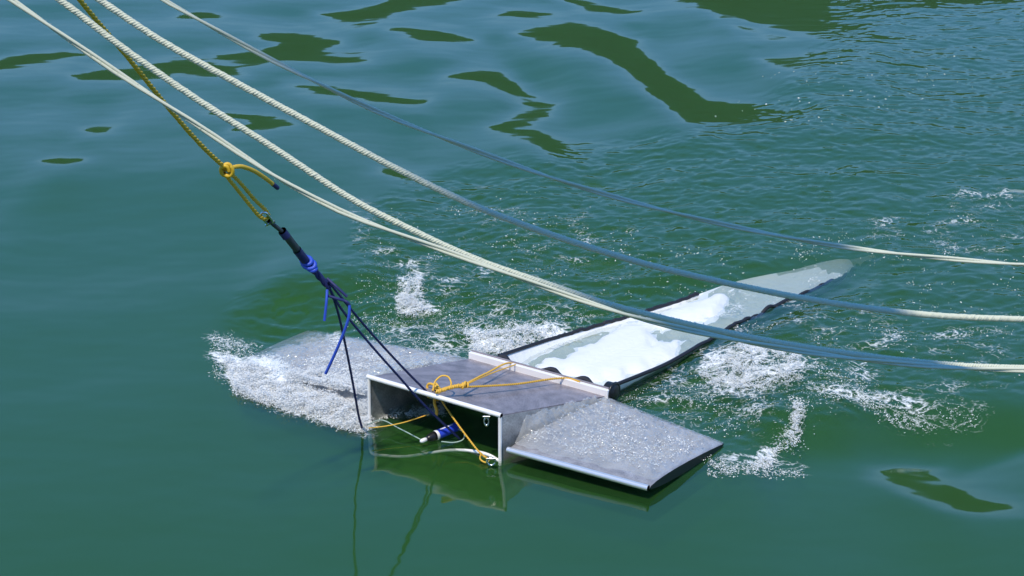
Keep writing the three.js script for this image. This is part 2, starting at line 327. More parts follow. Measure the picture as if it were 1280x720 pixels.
const M = {
  alu: new THREE.MeshPhysicalMaterial({ name: 'wet_aluminium', color: rgb(0.36, 0.32, 0.34), map: scuffColor, metalness: 0.3, roughness: 0.5, roughnessMap: scuff }),
  panel: new THREE.MeshPhysicalMaterial({ name: 'side_panel_aluminium', color: rgb(0.55, 0.56, 0.55), map: scuffColor, metalness: 0.5, roughness: 0.3 }),
  edge: new THREE.MeshPhysicalMaterial({ name: 'bare_aluminium_edge', color: rgb(0.88, 0.87, 0.86), metalness: 0.15, roughness: 0.4 }),
  wing: new THREE.MeshPhysicalMaterial({ name: 'wing_aluminium', color: rgb(0.46, 0.43, 0.42), map: scuffColor, metalness: 0.35, roughness: 0.4, roughnessMap: scuff }),
  cloth: new THREE.MeshStandardMaterial({ name: 'white_net_cloth', color: rgb(0.70, 0.72, 0.72), roughness: 0.75, bumpMap: crinkle, bumpScale: 0.002 }),
  nose: new THREE.MeshPhysicalMaterial({ name: 'polished_nose', color: rgb(0.8, 0.8, 0.8), metalness: 0.7, roughness: 0.3 }),
  black: new THREE.MeshStandardMaterial({ name: 'black_webbing', color: rgb(0.012, 0.012, 0.016), roughness: 0.6 }),
  rubber: new THREE.MeshStandardMaterial({ name: 'black_rubber', color: rgb(0.01, 0.01, 0.012), roughness: 0.35 }),
  steel: new THREE.MeshStandardMaterial({ name: 'shackle_steel', color: rgb(0.75, 0.74, 0.72), metalness: 1, roughness: 0.22 }),
  yellow: new THREE.MeshStandardMaterial({ name: 'yellow_rope', color: rgb(0.62, 0.40, 0.02), roughness: 0.5 }),
  gold: new THREE.MeshStandardMaterial({ name: 'yellow_cord', color: rgb(0.68, 0.40, 0.045), roughness: 0.6 }),
  navy: new THREE.MeshStandardMaterial({ name: 'navy_rope', color: rgb(0.009, 0.016, 0.10), roughness: 0.6 }),
  blue: new THREE.MeshStandardMaterial({ name: 'blue_rope', color: rgb(0.02, 0.07, 0.48), roughness: 0.5 }),
  grey: new THREE.MeshStandardMaterial({ name: 'dark_grey_tape', color: rgb(0.03, 0.045, 0.05), roughness: 0.5 }),
  rope: new THREE.MeshStandardMaterial({ name: 'pale_rope', color: rgb(0.60, 0.63, 0.50), roughness: 0.8 }),
  foam: new THREE.MeshPhysicalMaterial({ name: 'foam_bubble', color: rgb(0.9, 0.92, 0.92), roughness: 0.3, transmission: 0.35, thickness: 0, ior: 1.33 }),
  drop: new THREE.MeshPhysicalMaterial({ name: 'water_drop', color: rgb(0.95, 0.97, 0.96), roughness: 0.05, transmission: 0.75, thickness: 0, ior: 1.333 }),
  film: new THREE.MeshPhysicalMaterial({ name: 'running_water', color: rgb(0.90, 0.92, 0.92), roughness: 0.03, transmission: 0.84, thickness: 0, ior: 1.36 }),
  tealCord: new THREE.MeshStandardMaterial({ name: 'pale_cord', color: rgb(0.32, 0.42, 0.38), roughness: 0.6 }),
  canvas: new THREE.MeshStandardMaterial({ name: 'awning_canvas', color: rgb(0.7, 0.7, 0.66), roughness: 0.9 }),
};

// ------------------------------------------------------------------ the trawl: box, wings, net
const trawl = thing('surface_trawl', 'aluminium surface trawl with two side wings and a white net skimming the water', 'trawl net');
const A = atY(461, 471, 0.172), B = atY(625, 519, 0.165), C = atY(589, 448, 0.052), D = atY(757, 495, 0.046);
const lat = B.clone().sub(A).normalize(), back = C.clone().sub(A).normalize(), nrm = V().crossVectors(back, lat).normalize(); if (nrm.y < 0) nrm.negate();
function slab(quad, th, n = 1, down = nrm) {   // a plate with thickness below a quad a-b-c-d
  const q = quad.map((p) => p.clone()), lo = q.map((p) => p.clone().addScaledVector(down, -th)), pos = [], uv = [];
  const face = (a, b, c, d, w, h) => { for (const [p, s, t] of [[a, 0, 0], [b, w, 0], [c, w, h], [a, 0, 0], [c, w, h], [d, 0, h]]) { pos.push(p.x, p.y, p.z); uv.push(s, t); } };
  const W = q[0].distanceTo(q[1]), H = q[1].distanceTo(q[2]);
  face(q[0], q[1], q[2], q[3], W, H); face(lo[3], lo[2], lo[1], lo[0], W, H);
  for (let i = 0; i < 4; i++) { const j = (i + 1) % 4; face(q[j], q[i], lo[i], lo[j], q[i].distanceTo(q[j]), th); }
  const g = new THREE.BufferGeometry(); g.setAttribute('position', new THREE.Float32BufferAttribute(pos, 3)); g.setAttribute('uv', new THREE.Float32BufferAttribute(uv, 2)); g.computeVertexNormals();
  return g;
}
part('top_plate', slab([A, B, D, C], 0.006), M.alu, trawl);
part('front_rim', rod(A.clone().addScaledVector(lat, -0.006), B.clone().addScaledVector(lat, 0.006), 0.0085, 10), M.edge, trawl, 'bare rounded front edge of the top plate');
const DOWN = 0.26;
for (const [p, q, s, deep] of [[A, C, 1, DOWN], [B, D, -1, 0.185]]) {
  const p2 = p.clone().add(V(0, -deep, 0)), q2 = q.clone().add(V(0, -DOWN * 0.62, 0)), off = lat.clone().multiplyScalar(0.004 * s);
  const side = part('side_panel', slab([p, p2, q2, q].map((v) => v.clone().add(off).add(V(0, -0.004, 0))), 0.005, 1, lat.clone().multiplyScalar(s)), M.panel, trawl);
  part('front_edge', rod(p.clone().add(V(0, -0.006, 0)), p2, 0.0065, 8), M.edge, side);
}
{
  const q = []; for (const [g, py] of [[-0.005, 540], [0, 560], [0.012, 567], [0.12, 570], [0.27, 571], [0.45, 567], [0.62, 563], [0.8, 564], [0.92, 569], [1, 577]]) { const p = A.clone().lerp(B, clamp(g, 0, 1)).addScaledVector(lat, g < 0 ? -0.004 : 0), y0 = pxOf(p.x, 0, p.z)[1], y1 = pxOf(p.x, 0.1, p.z)[1]; p.y = (py - y0) / (y1 - y0) * 0.1; q.push(p); }
  part('lower_rim', tube(q, 0.006, 60, 8), M.edge, trawl, 'curved pale lower rim of the mouth, partly under water');
}
// rear flange that stands up behind the plate, the black lacing over it and the black hub at its end
const bar0 = C.clone().addScaledVector(lat, -0.006), bar1 = D.clone().addScaledVector(lat, 0.012), barM = bar0.clone().lerp(bar1, 0.5).add(V(0, 0.007, 0));
part('rear_flange', place(box(bar0.distanceTo(bar1), 0.034, 0.015), barM.clone().add(V(0, 0.002, 0)), lat, V(0, 1, 0)), M.edge, trawl, 'pale upright flange along the rear of the plate');
part('flange_strip', place(box(bar0.distanceTo(bar1) * 0.995, 0.009, 0.006), barM.clone().add(V(0, 0.0215, 0)).addScaledVector(back, 0.010), lat, V(0, 1, 0)), M.alu, trawl);
{
  const e0 = bar0.clone().add(V(0, 0.022, 0)).addScaledVector(back, 0.02), e1 = bar1.clone().add(V(0, 0.02, 0)).addScaledVector(back, 0.02), pts = [], n = 60;
  for (let i = 0; i <= n; i++) { const t = lerp(0.16, 0.99, i / n), hump = Math.max(0, Math.exp(-(((t - 0.57) / 0.06) ** 2)), Math.exp(-(((t - 0.80) / 0.055) ** 2)), 0.8 * Math.exp(-(((t - 0.22) / 0.04) ** 2))); pts.push(e0.clone().lerp(e1, t).add(V(0, 0.012 * hump, 0)).addScaledVector(back, 0.012 * hump)); }
  const g = tube(pts, 0.0105, 90, 8, (t) => { const u = lerp(0.16, 0.99, t); return 0.55 + 0.75 * Math.max(Math.exp(-(((u - 0.57) / 0.05) ** 2)), Math.exp(-(((u - 0.80) / 0.05) ** 2)), Math.exp(-(((u - 0.22) / 0.04) ** 2))); });
  part('net_collar', g, M.black, trawl, 'black bunched collar lashing the net to the flange');
}
{
  const o = atY(762, 489, 0.05), hub = rod(o.clone().addScaledVector(lat, -0.012), o.clone().addScaledVector(lat, 0.018), 0.035, 20);
  const h = part('hub', hub, M.rubber, trawl, 'black round hub at the end of the flange');
  part('hub_ring', new THREE.TorusGeometry(0.034, 0.006, 8, 24).applyQuaternion(new THREE.Quaternion().setFromUnitVectors(V(0, 0, 1), lat)).translate(o.x + lat.x * 0.018, o.y + lat.y * 0.018, o.z + lat.z * 0.018), M.rubber, h);
  part('hub_cap', new THREE.SphereGeometry(0.033, 24, 12).scale(1, 1, 0.35).applyQuaternion(new THREE.Quaternion().setFromUnitVectors(V(0, 0, 1), lat)).translate(o.x + lat.x * 0.018, o.y + lat.y * 0.018, o.z + lat.z * 0.018), M.rubber, h);
}
{
  const o = atY(608, 527, 0.135), g = mergeGeometries([new THREE.TorusGeometry(0.011, 0.0035, 8, 16).scale(0.7, 1.35, 1).translate(o.x, o.y, o.z), rod(o.clone().add(V(-0.012, 0.018, 0)), o.clone().add(V(0.012, 0.018, 0)), 0.004)].map((q) => q.toNonIndexed()));
  part('tow_eye', g, M.steel, trawl, 'small steel eye under the front rim');
  const b = atY(614, 577, 0.015);
  part('lower_shackle', mergeGeometries([new THREE.TorusGeometry(0.014, 0.004, 8, 16).translate(b.x, b.y, b.z), rod(b.clone().add(V(-0.016, 0.012, 0.004)), b.clone().add(V(0.016, 0.012, 0.004)), 0.0045)].map((q) => q.toNonIndexed())), M.steel, trawl, 'steel shackle on the lower corner of the right side panel');
}
function wing(li, lt, tt, ti, thick) {   // round-nosed tapering foil between its leading and trailing edges
  const n = 26, m = 20, pos = [], uv = [], ix = [], prof = [];
  for (let j = 0; j < m; j++) { const a = j / m * 2 * Math.PI; const c = 0.5 - 0.5 * Math.cos(a), y = Math.sin(a); const t = Math.sqrt(c) * (1.05 - 0.93 * c) * 1.35; prof.push([c, y > 0 ? t : -t]); }
  for (let i = 0; i <= n; i++) for (let j = 0; j <= m; j++) {
    const s = i / n, le = li.clone().lerp(lt, s), te = ti.clone().lerp(tt, s), [c, y] = prof[j % m];
    const p = le.lerp(te, c).add(V(0, y * thick * 0.5 - 0.4 * thick * (1 - c), 0)); pos.push(p.x, p.y, p.z); uv.push(s * 0.6, j / m);
  }
  for (let i = 0; i < n; i++) for (let j = 0; j < m; j++) { const a = i * (m + 1) + j; ix.push(a, a + 1, a + m + 1, a + 1, a + m + 2, a + m + 1); }
  const g = new THREE.BufferGeometry(); g.setAttribute('position', new THREE.Float32BufferAttribute(pos, 3)); g.setAttribute('uv', new THREE.Float32BufferAttribute(uv, 2)); g.setIndex(ix); g.computeVertexNormals();
  const capP = [], cx = []; for (let j = 0; j < m; j++) { const k = (n * (m + 1) + j) * 3; capP.push(pos[k], pos[k + 1], pos[k + 2]); } for (let j = 1; j < m - 1; j++) cx.push(0, j, j + 1);
  const cap = new THREE.BufferGeometry(); cap.setAttribute('position', new THREE.Float32BufferAttribute(capP, 3)); cap.setIndex(cx); cap.computeVertexNormals();
  return [g, cap];
}
const R = { li: atY(636, 554, 0.062), lt: atY(812, 602, 0.05), tt: atY(905, 556, -0.004), ti: D.clone().add(V(0.004, -0.012, 0.004)) };
const [wr, wrc] = wing(R.li, R.lt, R.tt, R.ti, 0.062);
const rightWing = part('wing', wr, M.wing, trawl, 'right wing, awash with running water'); part('tip_plate', wrc, M.rubber, rightWing);
part('nose', rod(R.li.clone().add(V(-0.004, -0.021, 0.006)), R.lt.clone().add(V(-0.004, -0.021, 0.006)), 0.0105, 12), M.nose, rightWing, 'bright rounded front edge of the wing');
const Lw = { li: atY(457, 503, 0.012), lt: atY(284, 458, -0.05), tt: atY(386, 414, -0.075), ti: C.clone().add(V(-0.004, -0.010, 0.004)) };
const [wl, wlc] = wing(Lw.li, Lw.lt, Lw.tt, Lw.ti, 0.062);
const leftWing = part('wing', wl, M.wing, trawl, 'left wing, half hidden by white bow foam'); part('tip_plate', wlc, M.rubber, leftWing);

// the net: a flattened tapering cloth bag, afloat in two places and awash between
const DRY = [[[650, 462], [692, 444], [745, 425], [788, 398], [826, 398], [818, 424], [862, 420], [845, 446], [772, 478], [735, 480]], [[800, 394], [860, 374], [918, 358], [912, 384], [896, 400], [868, 404], [830, 414]]];
const edgeL = [[624, 446, 0.045], [660, 434, 0.022], [700, 421, 0.012], [780, 398, 0.004], [850, 376, -0.002], [920, 352, -0.012], [1000, 336, -0.05], [1060, 325, -0.14], [1100, 317, -0.30]];
const edgeR = [[757, 487, 0.045], [800, 470, 0.032], [835, 455, 0.012], [880, 429, 0.000], [920, 406, -0.003], [980, 377, -0.003], [1045, 350, -0.03], [1074, 333, -0.14], [1108, 320, -0.30]];
const cL = curve(edgeL.map((a) => atY(...a))), cR = curve(edgeR.map((a) => atY(...a)));
let net;
{
  const n = 110, m = 44, pos = [], uv = [], ix = [];
  for (let i = 0; i <= n; i++) for (let j = 0; j <= m; j++) {
    const t = i / n, top = j <= m / 2, v = top ? j / (m / 2) : 2 - j / (m / 2), a = cL.getPointAt(t), b = cR.getPointAt(t), p = a.lerp(b, v), bow = Math.sin(v * Math.PI);
    if (top) {
      const [px, py] = pxOf(p.x, 0, p.z), dry = Math.max(...DRY.map((q) => smoothstep(sdPoly(q, px, py) + 8 * noise(px * 0.05, py * 0.09) + 4 * noise(px * 0.16, py * 0.3, 4), -12, 13)));
      const far = smoothstep(t, 0.50, 0.58), seam = Math.pow(Math.max(0, 1 - Math.abs(v - 0.1) * 3), 2);
      const base = lerp(-0.046, -0.036, far * (1 - smoothstep(t, 0.78, 1)) * (1 - smoothstep(v, 0.35, 0.8))) - 0.04 * smoothstep(t, 0.82, 1);
      const y = lerp(base, 0.009 + 0.006 * bow, dry) + 0.008 * noise(p.x * 9, p.z * 8, 3) * (1 - dry) + 0.004 * noise(v * 7 + 2 * t, t * 4, 5) + 0.0015 * noise(v * 22, t * 8, 8);
      p.y = lerp(p.y, lerp(y, Math.min(y, p.y + 0.012 * bow), smoothstep(t, 0.6, 0.8)), Math.pow(bow, 0.42));
    } else p.y -= bow * lerp(0.16, 0.05, t);
    pos.push(p.x, p.y, p.z); uv.push(t * 4, v);
  }
  for (let i = 0; i < n; i++) for (let j = 0; j < m; j++) { const a = i * (m + 1) + j; ix.push(a, a + m + 1, a + 1, a + 1, a + m + 1, a + m + 2); }
  const g = new THREE.BufferGeometry(); g.setAttribute('position', new THREE.Float32BufferAttribute(pos, 3)); g.setAttribute('uv', new THREE.Float32BufferAttribute(uv, 2)); g.setIndex(ix); g.computeVertexNormals();
  net = part('net', g, M.cloth, trawl, 'white cloth net, wet and partly under water');
  const bind = (c, wob, end = 0.985) => { const q = []; for (let i = 0; i <= 150; i++) { const t = i / 150, p = c.getPointAt(t * end); p.y += 0.004 + wob * smoothstep(t, 0.2, 0.34) * (0.015 * noise(t * 34, wob * 3) + 0.012 * noise(t * 80, wob) - 0.004); q.push(p); } return tube(new THREE.CatmullRomCurve3(q), 0.0075, 240, 8); };
  part('edge_binding', bind(cL, 0.3, 0.40), M.black, net, 'black left edge binding'); part('edge_binding', bind(cR, 1), M.black, net, 'black right edge binding, broken by ripples');
}

// ------------------------------------------------------------------ running water over the wings
function film(w, s0, s1, c0, c1, lift, rough, heap, name, label) {
  const n = 150, m = 120, pos = [], ix = [];
  for (let i = 0; i <= n; i++) for (let j = 0; j <= m; j++) {
    const s = lerp(s0, s1, i / n), wob = 0.025 * noise(s * 14, 3.3), c = lerp(c0 + wob + 0.05 * s, c1, j / m), le = w.li.clone().lerp(w.lt, s), te = w.ti.clone().lerp(w.tt, s), p = le.lerp(te, c);
    const t = Math.sqrt(Math.max(0, c)) * (1.05 - 0.93 * c) * 1.35, e = Math.min(1, Math.min(j / m, 1 - j / m) * 9, (1 - i / n) * 9);
    const rim = lerp(w.edge[0], w.edge[1], c) - 0.014 - p.y, hp = heap * Math.max(0, rim) * Math.pow(Math.max(0, 1 - s / 0.36), 1.8) * smoothstep(c, 0.03, 0.2); p.y += hp * (0.95 + 0.12 * noise(p.x * 15, p.z * 15, 6));
    const k = 1.7 * rough * (0.8 + 0.4 * noise(p.x * 5, p.z * 5));
    p.y += (t * 0.031 - 0.0248 * (1 - c)) * Math.max(0, Math.min(1, (1.15 - c) * 6)) + e * (lift + k * (0.011 * noise(p.x * 20, p.z * 20, 1) + 0.0095 * noise(p.x * 44, p.z * 44, 2) + 0.0065 * noise(p.x * 90, p.z * 90, 4)));
    pos.push(p.x, p.y, p.z);
  }
  for (let i = 0; i < n; i++) for (let j = 0; j < m; j++) { const a = i * (m + 1) + j; ix.push(a, a + 1, a + m + 1, a + 1, a + m + 2, a + m + 1); }
  const g = new THREE.BufferGeometry(); g.setAttribute('position', new THREE.Float32BufferAttribute(pos, 3)); g.setIndex(ix); g.computeVertexNormals();
  tag(part(name, g, M.film, scene), label, 'water', null, 'stuff');
}
R.edge = [B.y, D.y]; Lw.edge = [A.y, C.y];
film(R, 0.0, 0.985, 0.05, 1.02, 0.009, 1.0, 1, 'running_water', 'crinkled clear water streaming over the right wing');
film(Lw, 0.0, 0.98, 0.03, 1.03, 0.008, 1.0, 0.8, 'running_water', 'crinkled clear water streaming over the left wing');

// ------------------------------------------------------------------ foam and spray
function surfaceAt(p) {   // wing tops count as surface
  const [px, py] = pxOf(p.x, 0.03, p.z);
  let y = waterH(p.x, p.z);
  for (const w of [R, Lw]) {
    const poly = [w.li, w.lt, w.tt, w.ti].map((v) => [v.x, v.z]), s = sdPoly(poly, p.x, p.z);
    if (s > 0) { const u = w.lt.clone().sub(w.li), f = clamp(V(p.x - w.li.x, 0, p.z - w.li.z).dot(V(u.x, 0, u.z)) / (u.x * u.x + u.z * u.z), 0, 1); y = Math.max(y, lerp(lerp(w.li.y, w.lt.y, f), lerp(w.ti.y, w.tt.y, f), 0.45) + 0.012); }
  }
  return y;
}
const lumps = [0, 1, 2].map((s) => { const g = mergeVertices(new THREE.IcosahedronGeometry(1, 1).deleteAttribute('uv').deleteAttribute('normal')), p = g.attributes.position; for (let i = 0; i < p.count; i++) { const v = V().fromBufferAttribute(p, i), k = 1 + 0.55 * noise(v.x * 1.6 + s * 9, v.y * 1.6, v.z * 1.6); p.setXYZ(i, v.x * k, v.y * k * 0.75, v.z * k); } g.computeVertexNormals(); return g; });
function spatter(name, label, category, poly, count, opt = {}) {
  const { size = [0.0006, 0.0020], rise = 0, mat = M.foam, clump = 14, keep = 0.5, shape = 0, density } = opt, b = bounds(poly, 0), ms = [], q = new THREE.Quaternion(), soft = opt.soft ?? 10;
  for (let tries = 0; ms.length < count && tries < count * 60; tries++) {
    const px = lerp(b[0], b[2], rnd()), py = lerp(b[1], b[3], rnd()), d = smoothstep(sdPoly(poly, px, py), -2, soft);
    if (rnd() > d) continue;
    const p = atY(px, py, 0.02 * (opt.high ?? 1)), wx = p.x + 0.02 * noise(p.x * 20, p.z * 20, 1), wz = p.z + 0.02 * noise(p.x * 20, p.z * 20, 5), cl = 0.55 * noise(p.x * clump * 0.7, p.z * clump * 0.7, 2) + 0.38 - 1.1 * Math.abs(noise(wx * clump * 2.4, wz * clump * 2.4, 8)) - 0.5 * Math.abs(noise(wx * clump * 6, wz * clump * 6, 9)) + 0.25 * (rnd() - 0.5);
    if (cl < keep * 0.6 - 0.12 * d) continue;
    p.y = surfaceAt(p) + 0.001 + (opt.lift ?? 0) + rise * Math.pow(rnd(), 2.5) * Math.max(0.15, 0.5 + noise(p.x * 18, p.z * 18, 12));
    const s = lerp(size[0], size[1], Math.pow(rnd(), 2.6)), st = 1 + rnd();
    q.setFromEuler(new THREE.Euler((rnd() - 0.5) * 0.8, rnd() * 6.28, (rnd() - 0.5) * 0.8));
    ms.push(new THREE.Matrix4().compose(p, q.clone(), V(s * st, s * (0.5 + 0.5 * rnd()), s)));
  }
  const im = new THREE.InstancedMesh(lumps[shape], mat, ms.length); ms.forEach((m, i) => im.setMatrixAt(i, m)); im.name = numbered(name); im.castShadow = im.receiveShadow = true;
  scene.add(im); tag(im, label, category, null, 'stuff');
}
spatter('foam', 'dense white bow foam along the front of the left wing', 'foam', [[275, 436], [330, 438], [400, 452], [462, 478], [470, 530], [440, 530], [400, 515], [340, 495], [290, 474]], 65780, { rise: 0.045, clump: 11, keep: 0.05 });
spatter('foam', 'thick roll of white foam over the front edge of the left wing', 'foam', [[285, 448], [380, 470], [462, 492], [464, 512], [400, 502], [290, 474]], 10350, { rise: 0.03, high: 2.2, clump: 11, keep: -0.25 });
spatter('foam', 'foam thrown up against the front of the left wing', 'foam', [[285, 462], [380, 486], [460, 506], [462, 534], [400, 514], [290, 484]], 10350, { rise: 0.055, high: 0.5, clump: 12, keep: -0.2 });
spatter('foam', 'froth piled on the inner front edge of the left wing', 'foam', [[340, 462], [400, 470], [462, 486], [464, 510], [400, 498], [340, 484]], 7000, { rise: 0.03, high: 2, lift: 0.018, clump: 12, keep: -0.25 });
spatter('foam', 'scattered foam flecks off the tip of the left wing', 'foam', [[258, 415], [285, 405], [340, 430], [420, 445], [330, 450], [300, 480], [262, 462]], 1287, { rise: 0.05, clump: 20, keep: 0.25 });
spatter('foam', 'thin foam streaks on the flat of the left wing', 'foam', [[370, 432], [400, 425], [412, 405], [426, 404], [440, 424], [570, 450], [520, 470], [450, 472], [390, 450]], 6577, { rise: 0.012, clump: 16, keep: 0.35, shape: 1 });
spatter('foam', 'small white splash left of the bright breaking patch behind the box', 'foam', [[495, 352], [527, 343], [532, 370], [552, 390], [520, 393], [493, 386]], 4807, { rise: 0.04, clump: 12, keep: 0.2, shape: 2 });
spatter('foam', 'white splash behind the rear left corner of the box', 'foam', [[568, 398], [605, 408], [640, 402], [700, 405], [700, 420], [640, 440], [590, 440]], 10626, { rise: 0.045, clump: 10, keep: 0.2, shape: 1 });
spatter('foam', 'loose flecks between the left wing and the small white splash', 'foam', [[440, 350], [500, 340], [600, 380], [760, 375], [740, 400], [600, 442], [500, 440], [430, 400]], 2178, { rise: 0.012, clump: 13, keep: 0.45 });
spatter('foam', 'white breaking crest beside the net on the right', 'foam', [[880, 440], [930, 430], [1000, 446], [1010, 480], [960, 492], [900, 490], [870, 465]], 10626, { rise: 0.045, clump: 10, keep: 0.25, shape: 2 });
spatter('foam', 'curved tail of foam running down from the breaking crest', 'foam', [[985, 495], [1012, 505], [1002, 540], [960, 570], [932, 573], [960, 546], [985, 528]], 3288, { rise: 0.02, clump: 14, keep: 0.25 });
spatter('foam', 'line of foam flecks trailing to the right edge', 'foam', [[1000, 450], [1080, 455], [1120, 488], [1230, 500], [1225, 525], [1100, 515], [1010, 495]], 1683, { rise: 0.015, clump: 12, keep: 0.4 });
spatter('foam', 'flecks between the net and the breaking crest', 'foam', [[780, 480], [870, 440], [960, 500], [950, 545], [860, 530], [770, 505]], 990, { rise: 0.01, clump: 14, keep: 0.45, shape: 1 });
spatter('foam', 'bright drops streaming off the tip of the right wing', 'foam', [[880, 560], [1010, 568], [1010, 580], [880, 590]], 1265, { rise: 0.01, clump: 14, keep: 0.2 });
spatter('foam', 'white beads tumbling on the right wing', 'foam', [[640, 545], [650, 518], [740, 500], [890, 552], [810, 590], [660, 560]], 2600, { rise: 0.005, high: 2.5, clump: 9, keep: 0.12, size: [0.0007, 0.0024] });
spatter('foam', 'froth inside the mouth of the box', 'foam', [[466, 500], [560, 499], [556, 514], [470, 520]], 1770, { rise: 0.02, clump: 14, keep: 0.2 });
spatter('foam', 'sparse flecks drifting over the wake', 'foam', [[440, 260], [640, 230], [900, 300], [1290, 220], [1290, 480], [900, 430], [760, 370], [500, 350]], 1485, { rise: 0.004, clump: 7, keep: 0.75, size: [0.0008, 0.0024], soft: 30 });
spatter('foam', 'few bright specks on the ruffled water at the upper right', 'foam', [[840, 160], [960, 80], [1180, 60], [1260, 130], [1000, 190]], 69, { clump: 4, keep: 0.3, size: [0.0015, 0.004], soft: 20 });
spatter('spray', 'clear drops thrown up along the front of the left wing', 'spray', [[262, 410], [300, 405], [400, 445], [470, 470], [470, 535], [400, 525], [300, 490], [258, 460]], 1600, { rise: 0.07, clump: 9, keep: 0.1, size: [0.0009, 0.0028], mat: M.drop });
spatter('spray', 'clear drops about the splashes behind the box', 'spray', [[440, 290], [540, 330], [720, 390], [690, 430], [580, 445], [470, 420]], 800, { rise: 0.06, clump: 9, keep: 0.3, size: [0.0009, 0.0028], mat: M.drop });
spatter('spray', 'clear drops about the breaking crest on the right', 'spray', [[860, 430], [1000, 430], [1100, 470], [1000, 560], [900, 520]], 800, { rise: 0.06, clump: 9, keep: 0.3, size: [0.0009, 0.0028], mat: M.drop });

// ------------------------------------------------------------------ yellow tow rope, shackle, blue bridle
const tz = (px) => lerp(-6.95, -6.2, (335 - px) / 235);
const T = (px, py, dz = 0) => atZ(px, py, tz(px) + dz);
{
  const t = thing('tow_rope', 'yellow tow rope knotted into a long loop above the shackle', 'rope');
  part('standing_part', twisted([T(40, -80), T(100, 0), T(160, 72), T(215, 140), T(255, 185), T(284, 212)], 0.0072, 0.05), M.yellow, t);
  part('loop', mergeGeometries([twisted([T(284, 212), T(300, 228), T(318, 249), T(333, 264), T(336, 271), T(331, 274)], 0.0062, 0.045), twisted([T(280, 216), T(296, 236), T(313, 257), T(325, 271), T(331, 274)], 0.0062, 0.045)]), M.yellow, t);
  const k = [], o = T(284, 213, 0.01);
  for (let i = 0; i <= 40; i++) { const a = i / 40 * Math.PI * 4.4; k.push(o.clone().add(V(Math.cos(a) * 0.014 - 0.001 + 0.012 * (i / 40 - 0.5), Math.sin(a) * 0.017, 0.010 * Math.sin(a * 0.5 + 1)))); }
  part('knot', tube(k, 0.0062, 120, 8), M.yellow, t);
  const tail = part('tail', tube([T(287, 210, 0.012), T(300, 208, 0.02), T(316, 213, 0.024), T(332, 223, 0.02), T(341, 230, 0.016)], 0.0068, 40, 10), M.yellow, t);
  part('whipped_end', tube([T(340.5, 229.6, 0.016), T(347, 235, 0.014)], 0.0072, 6, 10), M.navy, tail, 'dark whipped end of the tail');
}
{
  const t = thing('tow_shackle', 'bright steel shackle joining the yellow loop to the blue bridle', 'shackle'), a = T(328, 266), b = T(338, 279), d = b.clone().sub(a).normalize(), s = V(d.y, -d.x, 0).normalize();
  const u = []; for (let i = 0; i <= 24; i++) { const w = i / 24 * Math.PI; u.push(a.clone().addScaledVector(d, 0.016 - Math.sin(w) * 0.016).addScaledVector(s, Math.cos(w) * 0.010)); }
  u.unshift(b.clone().addScaledVector(s, 0.010)); u.push(b.clone().addScaledVector(s, -0.010));
  part('bow', tube(u, 0.0042, 60, 10), M.steel, t);
  part('pin', rod(b.clone().addScaledVector(s, 0.017), b.clone().addScaledVector(s, -0.015), 0.0048, 12), M.steel, t);
}
const K = atZ(385, 329, -7.1);
const bz = (f) => lerp(-6.96, -7.1, f);
const legEnds = [[[410, 355, -7.13], [421, 385, -7.2], [433, 437, -7.36], [443, 489, -7.5], [449, 522, -7.62], [453, 536, -7.655]], [[411, 352, -7.13], [440, 388, -7.22], [470, 423, -7.33], [510, 466, -7.5], [541, 497, -7.6]], [[410, 356, -7.13], [424, 382, -7.18], [460, 427, -7.27], [498, 470, -7.37], [530, 506, -7.46], [575, 549, -7.53]]];
